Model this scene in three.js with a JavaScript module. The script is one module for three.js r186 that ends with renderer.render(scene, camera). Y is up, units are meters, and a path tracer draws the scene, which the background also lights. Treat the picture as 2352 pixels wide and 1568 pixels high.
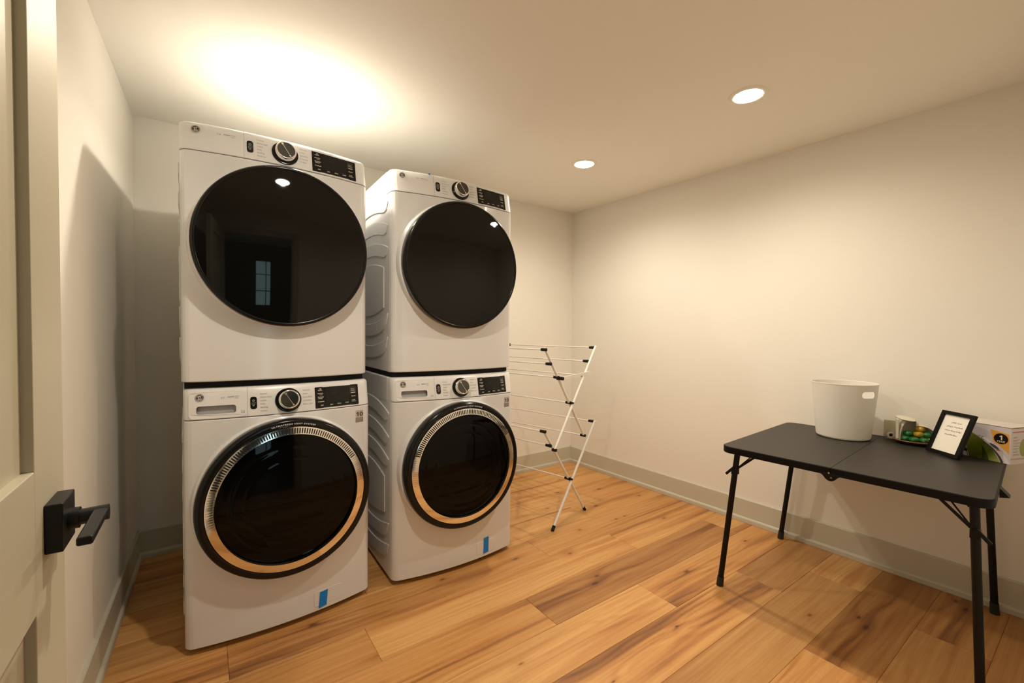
import * as THREE from 'three';
import { RoundedBoxGeometry } from 'three/addons/geometries/RoundedBoxGeometry.js';
import { mergeGeometries, mergeVertices, toCreasedNormals } from 'three/addons/utils/BufferGeometryUtils.js';
import { Brush, Evaluator, SUBTRACTION } from 'three-bvh-csg';

const scene = new THREE.Scene();
const V = (x, y, z) => new THREE.Vector3(x, y, z);

// ---------------------------------------------------------------- camera, sky, lamps, exposure
const camera = new THREE.PerspectiveCamera(76.42, 2352 / 1568, 0.02, 60);
camera.position.set(0.2986, 1.2703, 3.0975);
camera.up.set(0.0062, 0.99967, -0.025);
camera.lookAt(camera.position.clone().add(V(0.57957, -0.02397, -0.81457)));
scene.add(camera);

scene.background = new THREE.Color(0.35, 0.52, 0.55);
scene.backgroundIntensity = 1.6;

const LAMP_COLOR = new THREE.Color().setRGB(1.0, 0.89, 0.735);
const LAMP_POWER = 1.45;
const LAMP_GLOW = 24;
const LAMP_SPOTS = [[2.435, 2.03], [2.415, 0.95], [0.73, 0.87], [0.73, 2.0]];

const renderer = new THREE.WebGLRenderer({ antialias: true });
renderer.toneMapping = THREE.LinearToneMapping;
renderer.toneMappingExposure = 2.68;
renderer.shadowMap.enabled = true;

// ---------------------------------------------------------------- helpers
let seed = 20240611;
function rnd() { seed = (seed * 1664525 + 1013904223) >>> 0; return seed / 4294967296; }
const used = {};
function numbered(name) {
  if (!(name in used)) { used[name] = 0; return name; }
  used[name] += 1; return `${name}_${String(used[name]).padStart(3, '0')}`;
}
function thing(name, label, category, [x, y, z] = [0, 0, 0], turn = 0, group) {
  const o = new THREE.Group(); o.name = numbered(name);
  o.position.set(x, y, z); o.rotation.y = turn;
  o.userData = { label, category }; if (group) o.userData.group = group;
  scene.add(o); return o;
}
function part(name, geo, mat, parent, label) {
  const m = new THREE.Mesh(Array.isArray(geo) ? merge(geo) : geo, mat);
  m.name = name; m.castShadow = m.receiveShadow = true;
  if (label) m.userData.label = label;
  parent.add(m); return m;
}
function struct(name, geo, mat) {
  const m = part(name, geo, mat, scene); m.userData.kind = 'structure'; return m;
}
function structGroup(name) { const g = new THREE.Group(); g.name = name; g.userData.kind = 'structure'; scene.add(g); return g; }
function merge(list) {
  return mergeGeometries(list.map((g) => {
    const n = g.index ? g.toNonIndexed() : g.clone();
    for (const k of Object.keys(n.attributes)) if (!['position', 'normal', 'uv'].includes(k)) n.deleteAttribute(k);
    if (!n.attributes.uv) n.setAttribute('uv', new THREE.BufferAttribute(new Float32Array(n.attributes.position.count * 2), 2));
    return n;
  }));
}
function box(w, h, d, x = 0, y = 0, z = 0) { return new THREE.BoxGeometry(w, h, d).translate(x, y, z); }
function rbox(w, h, d, r, x = 0, y = 0, z = 0, s = 3) { return new RoundedBoxGeometry(w, h, d, s, r).translate(x, y, z); }
function bar(a, b, r, seg = 14, r2 = r) {
  const d = b.clone().sub(a), L = d.length();
  const g = new THREE.CylinderGeometry(r2, r, L, seg).translate(0, L / 2, 0);
  g.applyQuaternion(new THREE.Quaternion().setFromUnitVectors(V(0, 1, 0), d.normalize()));
  return g.translate(a.x, a.y, a.z);
}
function flatBar(a, b, w, t, up = V(0, 1, 0)) { // a strap from a to b
  const d = b.clone().sub(a), L = d.length(); d.normalize();
  const s = d.clone().cross(up).normalize(), n = d.clone().cross(s);
  const g = new THREE.BoxGeometry(t, w, L).translate(0, 0, L / 2);
  g.applyMatrix4(new THREE.Matrix4().makeBasis(s, n, d));
  return g.translate(a.x, a.y, a.z);
}
function lathe(pts, seg = 72) { // turned about z, first coordinate radius, second z
  return new THREE.LatheGeometry(pts.map((p) => new THREE.Vector2(p[0], p[1])), seg).rotateX(Math.PI / 2);
}
function latheY(pts, seg = 72) { return new THREE.LatheGeometry(pts.map((p) => new THREE.Vector2(p[0], p[1])), seg); }
function roundRect(x0, y0, x1, y1, r) {
  const s = new THREE.Shape();
  s.moveTo(x0 + r, y0); s.lineTo(x1 - r, y0); s.quadraticCurveTo(x1, y0, x1, y0 + r);
  s.lineTo(x1, y1 - r); s.quadraticCurveTo(x1, y1, x1 - r, y1); s.lineTo(x0 + r, y1);
  s.quadraticCurveTo(x0, y1, x0, y1 - r); s.lineTo(x0, y0 + r); s.quadraticCurveTo(x0, y0, x0 + r, y0);
  return s;
}
function gridGeo(nu, nv, fn) { // fn(u, v) -> [x, y, z]
  const p = [], uv = [], ix = [];
  for (let j = 0; j <= nv; j++) for (let i = 0; i <= nu; i++) { p.push(...fn(i / nu, j / nv)); uv.push(i / nu, j / nv); }
  for (let j = 0; j < nv; j++) for (let i = 0; i < nu; i++) { const a = j * (nu + 1) + i, b = a + 1, c = a + nu + 1, d = c + 1; ix.push(a, b, d, a, d, c); }
  const g = new THREE.BufferGeometry();
  g.setAttribute('position', new THREE.Float32BufferAttribute(p, 3)); g.setAttribute('uv', new THREE.Float32BufferAttribute(uv, 2));
  g.setIndex(ix); g.computeVertexNormals(); return g;
}
function loft(levels, crease = 0.6) { // closed convex loops, capped at both ends
  const n = levels[0].length, p = [], ix = [];
  for (const L of levels) for (const q of L) p.push(...q);
  for (let j = 0; j + 1 < levels.length; j++) for (let i = 0; i < n; i++) {
    const a = j * n + i, b = j * n + (i + 1) % n, c = a + n, d = b + n; ix.push(a, b, d, a, d, c);
  }
  const top = (levels.length - 1) * n;
  for (let i = 1; i + 1 < n; i++) { ix.push(0, i + 1, i); ix.push(top, top + i, top + i + 1); }
  let g = new THREE.BufferGeometry();
  g.setAttribute('position', new THREE.Float32BufferAttribute(p, 3)); g.setIndex(ix);
  g = toCreasedNormals(g, crease);
  g.setAttribute('uv', new THREE.BufferAttribute(new Float32Array(g.attributes.position.count * 2), 2));
  return g;
}
const evaluator = new Evaluator(); evaluator.useGroups = false; evaluator.attributes = ['position', 'normal', 'uv'];
function cut(geo, ...tools) {
  let a = new Brush(geo.index ? geo : mergeVertices(geo)); a.updateMatrixWorld();
  for (const t of tools) { const b = new Brush(t); b.updateMatrixWorld(); a = evaluator.evaluate(a, b, SUBTRACTION); }
  return a.geometry;
}
function canvasTex(w, h, draw) {
  const c = document.createElement('canvas'); c.width = w; c.height = h; draw(c.getContext('2d'), w, h);
  const t = new THREE.CanvasTexture(c); t.colorSpace = THREE.SRGBColorSpace; t.anisotropy = 8; return t;
}
const lin = (r, g, b) => new THREE.Color().setRGB(r, g, b);
function mat(color, roughness, extra = {}) { return new THREE.MeshPhysicalMaterial({ color, roughness, ...extra }); }

// value noise
const P = new Uint8Array(512); { const b = [...Array(256).keys()]; for (let i = 255; i > 0; i--) { const j = Math.floor(rnd() * (i + 1)); [b[i], b[j]] = [b[j], b[i]]; } for (let i = 0; i < 512; i++) P[i] = b[i & 255]; }
function noise(x, y) {
  const X = Math.floor(x), Y = Math.floor(y); let u = x - X, v = y - Y; u = u * u * (3 - 2 * u); v = v * v * (3 - 2 * v);
  const h = (i, j) => P[(P[(X + i) & 255] + Y + j) & 255] / 255;
  return (h(0, 0) * (1 - u) + h(1, 0) * u) * (1 - v) + (h(0, 1) * (1 - u) + h(1, 1) * u) * v;
}
function fbm(x, y, o) { let s = 0, a = 0.5, t = 0; for (let i = 0; i < o; i++) { s += a * noise(x, y); t += a; a *= 0.5; x = x * 2.03 + 17.1; y = y * 2.03 + 5.7; } return s / t; }

// ---------------------------------------------------------------- materials
function dataTex(w, h, fn, srgb) {
  const d = new Uint8Array(w * h * 4);
  for (let y = 0; y < h; y++) for (let x = 0; x < w; x++) { const c = fn(x, y), k = (y * w + x) * 4; d[k] = c[0]; d[k + 1] = c[1]; d[k + 2] = c[2]; d[k + 3] = 255; }
  const t = new THREE.DataTexture(d, w, h); t.wrapS = t.wrapT = THREE.RepeatWrapping; t.magFilter = THREE.LinearFilter; t.minFilter = THREE.LinearMipmapLinearFilter; t.generateMipmaps = true;
  if (srgb) t.colorSpace = THREE.SRGBColorSpace; t.needsUpdate = true; return t;
}
const plaster = dataTex(512, 512, (x, y) => { const v = 255 * (0.6 * fbm(x / 9, y / 9, 3) + 0.4 * fbm(x / 90, y / 90, 2)); return [v, v, v]; });
const M = {
  wall: mat(lin(0.855, 0.82, 0.74), 0.88, { bumpMap: plaster, bumpScale: 0.0006 }),
  ceiling: mat(lin(0.93, 0.90, 0.82), 0.92, { bumpMap: plaster, bumpScale: 0.0005 }),
  trim: mat(lin(0.58, 0.545, 0.44), 0.42),
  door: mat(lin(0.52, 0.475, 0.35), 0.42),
  hall: mat(lin(0.10, 0.10, 0.10), 0.9),
  enamel: mat(lin(0.74, 0.735, 0.73), 0.24, { clearcoat: 0.5, clearcoatRoughness: 0.12 }),
  enamelSide: mat(lin(0.70, 0.705, 0.71), 0.34),
  plasticWhite: mat(lin(0.74, 0.735, 0.725), 0.3),
  pocket: mat(lin(0.42, 0.42, 0.42), 0.5),
  seam: mat(lin(0.30, 0.29, 0.27), 0.6),
  black: mat(lin(0.005, 0.005, 0.005), 0.16, { specularIntensity: 0.6 }),
  blackMatt: mat(lin(0.006, 0.006, 0.006), 0.6, { specularIntensity: 0.5 }),
  glass: mat(lin(0.004, 0.004, 0.0035), 0.03, { specularIntensity: 0.6 }),
  glassDeep: mat(lin(0.002, 0.002, 0.0018), 0.03, { specularIntensity: 0.32 }),
  chrome: mat(lin(0.86, 0.84, 0.80), 0.09, { metalness: 1 }),
  chromeDark: mat(lin(0.10, 0.10, 0.10), 0.2, { metalness: 1 }),
  slot: new THREE.MeshPhysicalMaterial({ color: lin(0.004, 0.004, 0.004), roughness: 0.7, side: THREE.DoubleSide }),
  rubber: mat(lin(0.015, 0.015, 0.015), 0.8),
  blueTape: mat(lin(0.0, 0.21, 0.66), 0.6),
  rackWhite: mat(lin(0.82, 0.80, 0.75), 0.35),
  tableTop: mat(lin(0.029, 0.0245, 0.020), 0.48, { specularIntensity: 0.7, bumpMap: plaster, bumpScale: 0.0003 }),
  tableEdge: mat(lin(0.003, 0.0025, 0.002), 0.5, { specularIntensity: 0.35 }),
  tableMetal: mat(lin(0.004, 0.0035, 0.003), 0.42, { specularIntensity: 0.45 }),
  steel: mat(lin(0.5, 0.5, 0.48), 0.3, { metalness: 1 }),
  bucket: mat(lin(0.80, 0.77, 0.69), 0.45),
  handle: mat(lin(0.007, 0.007, 0.007), 0.38, { specularIntensity: 0.6 }),
  frameBlack: mat(lin(0.003, 0.0026, 0.002), 0.32, { specularIntensity: 0.35 }),
  cream: mat(lin(0.74, 0.68, 0.54), 0.45),
  dish: mat(lin(0.03, 0.012, 0.008), 0.22, { clearcoat: 0.6 }),
  dishRim: mat(lin(0.22, 0.075, 0.025), 0.25, { clearcoat: 0.6 }),
  podGreen: mat(lin(0.012, 0.16, 0.03), 0.12, { clearcoat: 1 }),
  podLime: mat(lin(0.16, 0.30, 0.02), 0.12, { clearcoat: 1 }),
  podYellow: mat(lin(0.50, 0.30, 0.012), 0.12, { clearcoat: 1 }),
};

// ---------------------------------------------------------------- room
const H = 2.412, ZF = 3.07;                       // ceiling height, inner face of the front wall
const lx = (z) => -0.0212 * z - 0.006;            // inner faces of the two side walls
const rx = (z) => 3.225 + 0.0309 * z;
const BACK = -0.010;
function uvMetres(g) { // planar uv in metres by the dominant normal
  const n = g.index ? g.toNonIndexed() : g; n.computeVertexNormals(); const p = n.attributes.position, m = n.attributes.normal, uv = [];
  for (let i = 0; i < p.count; i++) { const a = Math.abs(m.getX(i)), b = Math.abs(m.getY(i)), c = Math.abs(m.getZ(i)); uv.push(...(b > a && b > c ? [p.getX(i), p.getZ(i)] : a > c ? [p.getZ(i), p.getY(i)] : [p.getX(i), p.getY(i)])); }
  n.setAttribute('uv', new THREE.Float32BufferAttribute(uv, 2)); return n;
}
function prism(pts, y0, y1) { // plan polygon (x, z), counter-clockwise seen from above in x/-z
  const s = new THREE.Shape(pts.map((p) => new THREE.Vector2(p[0], -p[1])));
  return uvMetres(new THREE.ExtrudeGeometry(s, { depth: y1 - y0, bevelEnabled: false }).rotateX(-Math.PI / 2).translate(0, y0, 0));
}
const ZB = BACK - 0.14, ZE = ZF + 0.13;
struct('wall_left', prism([[lx(ZB) - 0.14, ZB], [lx(ZB), ZB], [lx(ZE), ZE], [lx(ZE) - 0.14, ZE]], -0.02, H), M.wall);
struct('wall_right', prism([[rx(ZB), ZB], [rx(ZB) + 0.14, ZB], [rx(ZE) + 0.14, ZE], [rx(ZE), ZE]], -0.02, H), M.wall);
struct('wall_back', prism([[lx(0), ZB], [rx(0), ZB], [rx(0), BACK], [lx(0), BACK]], -0.02, H), M.wall);
struct('ceiling', prism([[-0.9, -0.2], [3.6, -0.2], [3.6, 6.4], [-0.9, 6.4]], H, H + 0.14), M.ceiling);
const DX0 = 0.09, DX1 = 1.03, DH = 2.06;
struct('wall_front', [prism([[lx(ZF), ZF], [DX0, ZF], [DX0, ZE], [lx(ZF), ZE]], -0.02, H), prism([[DX1, ZF], [rx(ZF), ZF], [rx(ZF), ZE], [DX1, ZE]], -0.02, H), prism([[DX0, ZF], [DX1, ZF], [DX1, ZE], [DX0, ZE]], DH, H)], M.wall);
{ // door casing on the room side of the front wall
  const g = structGroup('trim_1');
  part('casing', rbox(0.085, DH + 0.085, 0.016, 0.004, DX1 + 0.045, (DH + 0.085) / 2, ZF - 0.008), M.trim, g);
  part('casing', rbox(0.085, DH + 0.085, 0.016, 0.004, DX0 - 0.045, (DH + 0.085) / 2, ZF - 0.008), M.trim, g);
  part('head_casing', rbox(DX1 - DX0, 0.085, 0.016, 0.004, (DX0 + DX1) / 2, DH + 0.043, ZF - 0.008), M.trim, g);
}
// baseboards: a flat board with a shoe moulding at its foot
function baseboard(name, a, b, inward) { // a, b plan points on the wall face, inward unit normal
  const g = structGroup(name), d = V(b[0] - a[0], 0, b[1] - a[1]), L = d.length(); d.normalize();
  const n = V(inward[0], 0, inward[1]); n.addScaledVector(d, -n.dot(d)).normalize();
  const run = (profile) => {
    const s = new THREE.Shape(profile.map((p) => new THREE.Vector2(p[0], p[1])));
    const e = new THREE.ExtrudeGeometry(s, { depth: L, bevelEnabled: false });
    const basis = new THREE.Matrix4().makeBasis(n, V(0, 1, 0), n.clone().cross(V(0, 1, 0)));
    const ex = n.clone().cross(V(0, 1, 0)); const from = ex.dot(d) > 0 ? a : b;
    return e.applyMatrix4(basis).translate(from[0], 0, from[1]);
  };
  part('board', run([[0, 0.002], [0.013, 0.002], [0.013, 0.149], [0.010, 0.153], [0, 0.153]]), M.trim, g);
  part('shoe_molding', run([[0.013, 0.001], [0.025, 0.001], [0.025, 0.024], [0.022, 0.030], [0.013, 0.034]]), M.trim, g);
}
baseboard('baseboard_back', [lx(0), BACK], [rx(0), BACK], [0, 1]);
baseboard('baseboard_left', [lx(BACK), BACK], [lx(ZF), ZF], [1, 0]);
baseboard('baseboard_right', [rx(BACK), BACK], [rx(ZF), ZF], [-1, 0]);

// floor: every plank is a piece of its own
const LANE_W = 0.225, LANE_L = 1.52;
function woodTexture(offset) {
  const W = 2048, Hh = 1024, lanes = 5;
  const knots = [...Array(lanes)].map(() => [...Array(3)].map(() => [0.1 + rnd() * 1.3, 0.04 + rnd() * 0.145, 0.006 + rnd() * 0.008, rnd()]));
  const tone = [...Array(lanes)].map(() => rnd());
  return dataTex(W, Hh, (px, py) => {
    const lane = Math.min(lanes - 1, Math.floor(py / Hh * lanes)), u = px / W * LANE_L, v = (py / Hh * lanes - lane) * LANE_W;
    const o = offset + lane * 13.7;
    let warp = 0, dark = 0;
    for (const [ku, kv, kr, ks] of knots[lane]) {
      const du = (u - ku) * 0.42, dv = v - kv, r = Math.hypot(du, dv);
      warp += Math.exp(-((r / (kr * 4.5)) ** 2)) * (dv > 0 ? 1 : -1) * 0.35;
      if (ks > 0.30) dark += Math.exp(-((r / (kr * 0.62)) ** 2)) * 0.75 + Math.exp(-((r / (kr * 2.4)) ** 2)) * 0.22;
    }
    const wob = fbm(u * 1.1 + o, v * 7 + o, 3);
    const s = v * 26 + wob * 5.2 + warp * 2.0 + o;
    const ring = Math.pow(0.5 + 0.5 * Math.sin(s * 6.283), 1.6);
    const ringAmt = THREE.MathUtils.smoothstep(fbm(u * 0.8 + o * 2, v * 4 + 3, 2), 0.42, 0.66);
    const band = THREE.MathUtils.smoothstep(fbm(u * 0.75 + o * 1.7, (v + (wob - 0.5) * 0.06) * 15 + 40, 3), 0.40, 0.74);
    const fine = fbm(u * 9 + o, (v + wob * 0.02) * 330, 3), streak = fbm(u * 2.2 + o, (v + wob * 0.03) * 95, 3);
    const pore = noise(u * 30 + o, v * 900) > 0.83 ? 1 : 0;
    let k = 0.10 + 0.66 * band + 0.20 * ring * ringAmt + 0.40 * (streak - 0.5) + 0.22 * (fine - 0.5) + 0.10 * pore + dark + 0.26 * (tone[lane] - 0.5);
    k = Math.min(1.25, Math.max(-0.12, k));
    const A = [230, 178, 112], B = [200, 140, 78], C = [128, 82, 44], mix = (a, b, t) => a + (b - a) * t;
    const c = k < 0.5 ? [0, 1, 2].map((i) => mix(A[i], B[i], k / 0.5)) : [0, 1, 2].map((i) => mix(B[i], C[i], (k - 0.5) / 0.6));
    return c.map((x) => Math.max(8, Math.min(255, x)));
  }, true);
}
const woodMaps = [woodTexture(3.1), woodTexture(71.3)];
const woodMats = [];
for (const map of woodMaps) for (const t of [1.0, 0.93, 1.04]) woodMats.push(mat(lin(t * 0.84, t * 0.815, t * 0.78), 0.42, { map, bumpMap: map, bumpScale: 0.0004 }));
const woodDark = woodMaps.map((map) => mat(lin(0.60, 0.55, 0.50), 0.44, { map, bumpMap: map, bumpScale: 0.0004 }));
const woodMid = woodMaps.map((map) => mat(lin(0.68, 0.64, 0.59), 0.44, { map, bumpMap: map, bumpScale: 0.0004 }));
function plankGeo(x0, x1, z0, z1, lane, u0, flip) {
  const g = 0.0004, c = 0.0013, xa = x0 + g, xb = x1 - g, za = z0 + g, zb = z1 - g;
  const ring = (i, y) => [[xa + i, y, za + i], [xa + i, y, zb - i], [xb - i, y, zb - i], [xb - i, y, za + i]];
  const top = ring(c, 0), mid = ring(0, -c * 0.8), low = ring(0, -0.011), tri = [];
  const quad = (a, b, d, e) => tri.push(a, b, d, a, d, e);
  quad(...top);
  for (let i = 0; i < 4; i++) { const j = (i + 1) % 4; quad(top[i], mid[i], mid[j], top[j]); quad(mid[i], low[i], low[j], mid[j]); }
  const p = [], uv = [];
  for (const q of tri) {
    p.push(...q); let u = (q[0] - x0) / LANE_L + u0, v = (q[2] - z0) / LANE_W; if (flip) { u = 1 - u; v = 1 - v; }
    uv.push(u, (lane + 0.02 + 0.96 * v) / 5);
  }
  const o = new THREE.BufferGeometry(); o.setAttribute('position', new THREE.Float32BufferAttribute(p, 3)); o.setAttribute('uv', new THREE.Float32BufferAttribute(uv, 2)); o.computeVertexNormals(); return o;
}
{
  const g = structGroup('floor');
  part('subfloor', box(4.4, 0.06, 3.7, 1.6, -0.041, 1.55), M.seam, g);
  const joints = { 0: 1.539, 1: 2.078, '-1': 0.849, '-2': 1.887, 2: 2.61, 3: 1.42, 4: 2.268, 5: 2.80, 6: 1.1, '-3': 2.45, '-4': 1.2, '-5': 2.2, '-6': 0.7, '-7': 1.9 };
  const darkRow = { '0:2': 1, '4:2': 1, '2:2': 2, '3:1': 2, '5:2': 2, '5:1': 2, '6:2': 2 };
  const X0 = -0.09, X1 = 3.31;
  for (let k = -7; k <= 7; k++) {
    const z0 = 1.485 + 0.225 * k, z1 = Math.min(z0 + 0.225, ZE), j = joints[k] ?? 1.7; let x = j; while (x > X0) x -= LANE_L;
    for (let n = 0; x < X1; x += LANE_L, n++) {
      const a = Math.max(x, X0), b = Math.min(x + LANE_L, X1); if (b - a < 0.02) continue;
      const lane = Math.floor(rnd() * 5), flip = rnd() > 0.5, pick = Math.floor(rnd() * woodMats.length);
      const dk = darkRow[`${k}:${n}`], m = dk ? (dk > 1 ? woodMid : woodDark)[pick % 2] : woodMats[pick];
      part('plank', plankGeo(a, b, z0, z1, lane, (a - x) / LANE_L, flip), m, g);
    }
  }
}
// hall behind the camera, seen only in the glass doors
{
  struct('floor_hall', prism([[-0.9, ZE], [2.4, ZE], [2.4, 6.3], [-0.9, 6.3]], -0.07, 0), mat(lin(0.16, 0.09, 0.045), 0.5));
  struct('wall_hall_left', prism([[-0.9, ZE], [-0.76, ZE], [-0.76, 6.3], [-0.9, 6.3]], 0, H), M.hall);
  struct('wall_hall_right', prism([[2.3, ZE], [2.44, ZE], [2.44, 6.3], [2.3, 6.3]], 0, H), M.hall);
  const wx0 = 0.55, wx1 = 1.05, wy0 = 0.35, wy1 = 1.9;
  struct('wall_hall_back', [prism([[-0.76, 6.16], [wx0, 6.16], [wx0, 6.3], [-0.76, 6.3]], 0, H), prism([[wx1, 6.16], [2.3, 6.16], [2.3, 6.3], [wx1, 6.3]], 0, H), prism([[wx0, 6.16], [wx1, 6.16], [wx1, 6.3], [wx0, 6.3]], 0, wy0), prism([[wx0, 6.16], [wx1, 6.16], [wx1, 6.3], [wx0, 6.3]], wy1, H)], M.hall);
  const g = structGroup('window_1'), fm = M.frameBlack, w = wx1 - wx0, h = wy1 - wy0, cx = (wx0 + wx1) / 2, cy = (wy0 + wy1) / 2;
  for (const f of [box(0.04, h, 0.06, wx0 + 0.02, cy, 6.2), box(0.04, h, 0.06, wx1 - 0.02, cy, 6.2), box(w, 0.04, 0.06, cx, wy0 + 0.02, 6.2), box(w, 0.04, 0.06, cx, wy1 - 0.02, 6.2)]) part('window_frame', f, fm, g);
  for (const y of [cy + 0.3, cy - 0.25]) part('muntin', box(w - 0.08, 0.025, 0.03, cx, y, 6.2), fm, g);
  part('muntin', box(0.025, h - 0.08, 0.03, cx + 0.08, cy, 6.2), fm, g);
  part('pane', box(w - 0.08, h - 0.08, 0.004, cx, cy, 6.215), mat(lin(1, 1, 1), 0.02, { transmission: 1, thickness: 0 }), g);
}

// ---------------------------------------------------------------- door standing open along the left wall
{
  const g = structGroup('door_1'); g.position.set(0.12, 0, 3.05); // face towards the room at local x = 0, hinge at local z = 0, leaf runs to -z
  const W = 0.90, T = 0.035, Y0 = 0.012, Y1 = 2.035, ST = 0.14;
  const piece = (z0, z1, y0, y1) => rbox(T, y1 - y0, z1 - z0, 0.0015, -T / 2, (y0 + y1) / 2, (z0 + z1) / 2, 1);
  part('stile', piece(-W, -W + ST, Y0, Y1), M.door, g); part('stile', piece(-ST, 0, Y0, Y1), M.door, g);
  part('rail', piece(-W + ST, -ST, 0.895, 1.083), M.door, g); part('rail', piece(-W + ST, -ST, Y1 - 0.14, Y1), M.door, g); part('rail', piece(-W + ST, -ST, Y0, 0.24), M.door, g);
  for (const [a, b] of [[0.235, 0.90], [1.078, Y1 - 0.135]]) part('panel', box(T - 0.024, b - a, W - 2 * ST + 0.01, -T / 2, (a + b) / 2, -W / 2), M.door, g);
  const hd = new THREE.Group(); hd.name = 'door_handle'; hd.userData.label = 'matt black lever handle on a square plate'; g.add(hd); hd.position.set(0, 0.993, -0.828);
  part('rosette', rbox(0.019, 0.068, 0.068, 0.002, 0.0095, 0, 0), M.handle, hd);
  part('spindle', [bar(V(0.018, 0, 0), V(0.030, 0, 0), 0.0150, 28), bar(V(0.028, 0, 0), V(0.061, 0.001, 0), 0.0112, 28)], M.handle, hd);
  part('lever', rbox(0.0165, 0.0115, 0.126, 0.003, 0.0530, 0.0040, 0.052), M.handle, hd);
}

// ---------------------------------------------------------------- recessed ceiling lights
const lampGlow = new THREE.MeshStandardMaterial({ color: 0xffffff, emissive: LAMP_COLOR, emissiveIntensity: LAMP_GLOW, roughness: 0.5 });
const lampLabels = [
  'round recessed ceiling light nearest the black table, large bright disc in the ceiling',
  'small round recessed ceiling light above the white drying rack near the far corner',
  'recessed ceiling light washing out the ceiling above the left dryer',
  'round recessed ceiling light mirrored in the left dryer\'s glass door',
];
LAMP_SPOTS.forEach(([x, z], i) => {
  const t = thing('recessed_light', lampLabels[i], 'ceiling light', [x, H, z], 0, 'recessed ceiling lights');
  part('trim_ring', latheY([[0.062, -0.0006], [0.064, -0.006], [0.074, -0.006], [0.084, -0.003], [0.087, 0]], 48), M.ceiling, t);
  part('lens', latheY([[0, -0.0055], [0.063, -0.0045], [0.064, -0.001], [0, -0.001]], 48), lampGlow, t, 'glowing lens');
  const a = new THREE.SpotLight(LAMP_COLOR, LAMP_POWER, 0, 1.43, 1, 2);
  a.position.set(x, H - 0.020, z); a.target.position.set(x, 0, z); a.target.name = 'lamp_aim'; a.name = 'recessed_lamp'; a.castShadow = true; a.shadow.radius = 1.2; scene.add(a, a.target);
});

// ---------------------------------------------------------------- washers and dryers
const A = 0.3555, BOW = 0.042, CR = 0.028, PY = 0.917, PT = 1.033, KT = 0.22;
const bow = (x) => { const ax = Math.abs(x); let z = BOW * (1 - (x / A) ** 2); if (ax > A - CR) { const d = Math.min(CR, ax - (A - CR)); z -= CR - Math.sqrt(Math.max(0, CR * CR - d * d)); } return z; };
const profileX = []; { for (let i = 0; i <= 8; i++) profileX.push(-A + CR * (1 - Math.cos(i / 8 * Math.PI / 2))); for (let i = 1; i < 24; i++) profileX.push(-(A - CR) + 2 * (A - CR) * i / 24); for (let i = 8; i >= 0; i--) profileX.push(A - CR * (1 - Math.cos(i / 8 * Math.PI / 2))); }
function loop(y, back, dz = 0, inset = 0) {
  const s = (A - inset) / A, L = [[-A + inset, y, back]];
  for (const x of profileX) L.push([x * s, y, bow(x) - dz - inset]);
  L.push([A - inset, y, back]); return L.reverse();
}
const panelZ = (x, y) => bow(x) - Math.max(0, y - PY) * KT;
function panelPoint(x, y, off) { const k = y > PY ? KT : 0, e = 1e-3, dx = (bow(x + e) - bow(x - e)) / (2 * e), n = V(-dx, k, 1).normalize(); return [x + n.x * off, y + n.y * off, panelZ(x, y) + n.z * off]; }
function panelPatch(x0, x1, y0, y1, off, nx = 24) { return gridGeo(nx, 4, (u, v) => panelPoint(x0 + (x1 - x0) * u, y0 + (y1 - y0) * v, off)); }
function panelSlab(shape, t, bevel = 0.0008, lift = 0) { // an outline laid on the bowed panel with thickness
  const e = new THREE.ExtrudeGeometry(shape, { depth: t, bevelEnabled: bevel > 0, bevelThickness: bevel, bevelSize: bevel, bevelSegments: 2, curveSegments: 10 });
  const p = e.attributes.position;
  for (let i = 0; i < p.count; i++) { const q = panelPoint(p.getX(i), p.getY(i), p.getZ(i) + lift); p.setXYZ(i, ...q); }
  e.computeVertexNormals(); return e;
}
const roundLevels = (y0, y1, back, k, r = 0.012) => {
  const L = [loop(y0, back, 0, 0.002), loop(y0 + 0.002, back, k * 0.002)];
  for (const f of [0.25, 0.5, 0.75]) L.push(loop(y0 + (y1 - r - y0) * f, back, k * (y1 - r - y0) * f));
  for (let i = 0; i <= 5; i++) { const t = i / 5 * Math.PI / 2, y = y1 - r + r * Math.sin(t); L.push(loop(y, back, k * (y - y0), r * (1 - Math.cos(t)))); }
  return L;
};
const frontGeo = loft([loop(0.024, -0.034, 0, 0.004), loop(0.028, -0.034), loop(0.3, -0.034), loop(0.6, -0.034), loop(0.911, -0.034), loop(0.914, -0.034, 0, 0.002)]);
const panelGeo = loft(roundLevels(PY, PT, -0.088, KT));
const cabinetGeo = merge([rbox(2 * A, 0.895, 0.709, 0.006, 0, 0.4695, -0.3895), rbox(2 * A, 0.135, 0.652, 0.008, 0, 0.9655, -0.416)]);
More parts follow.
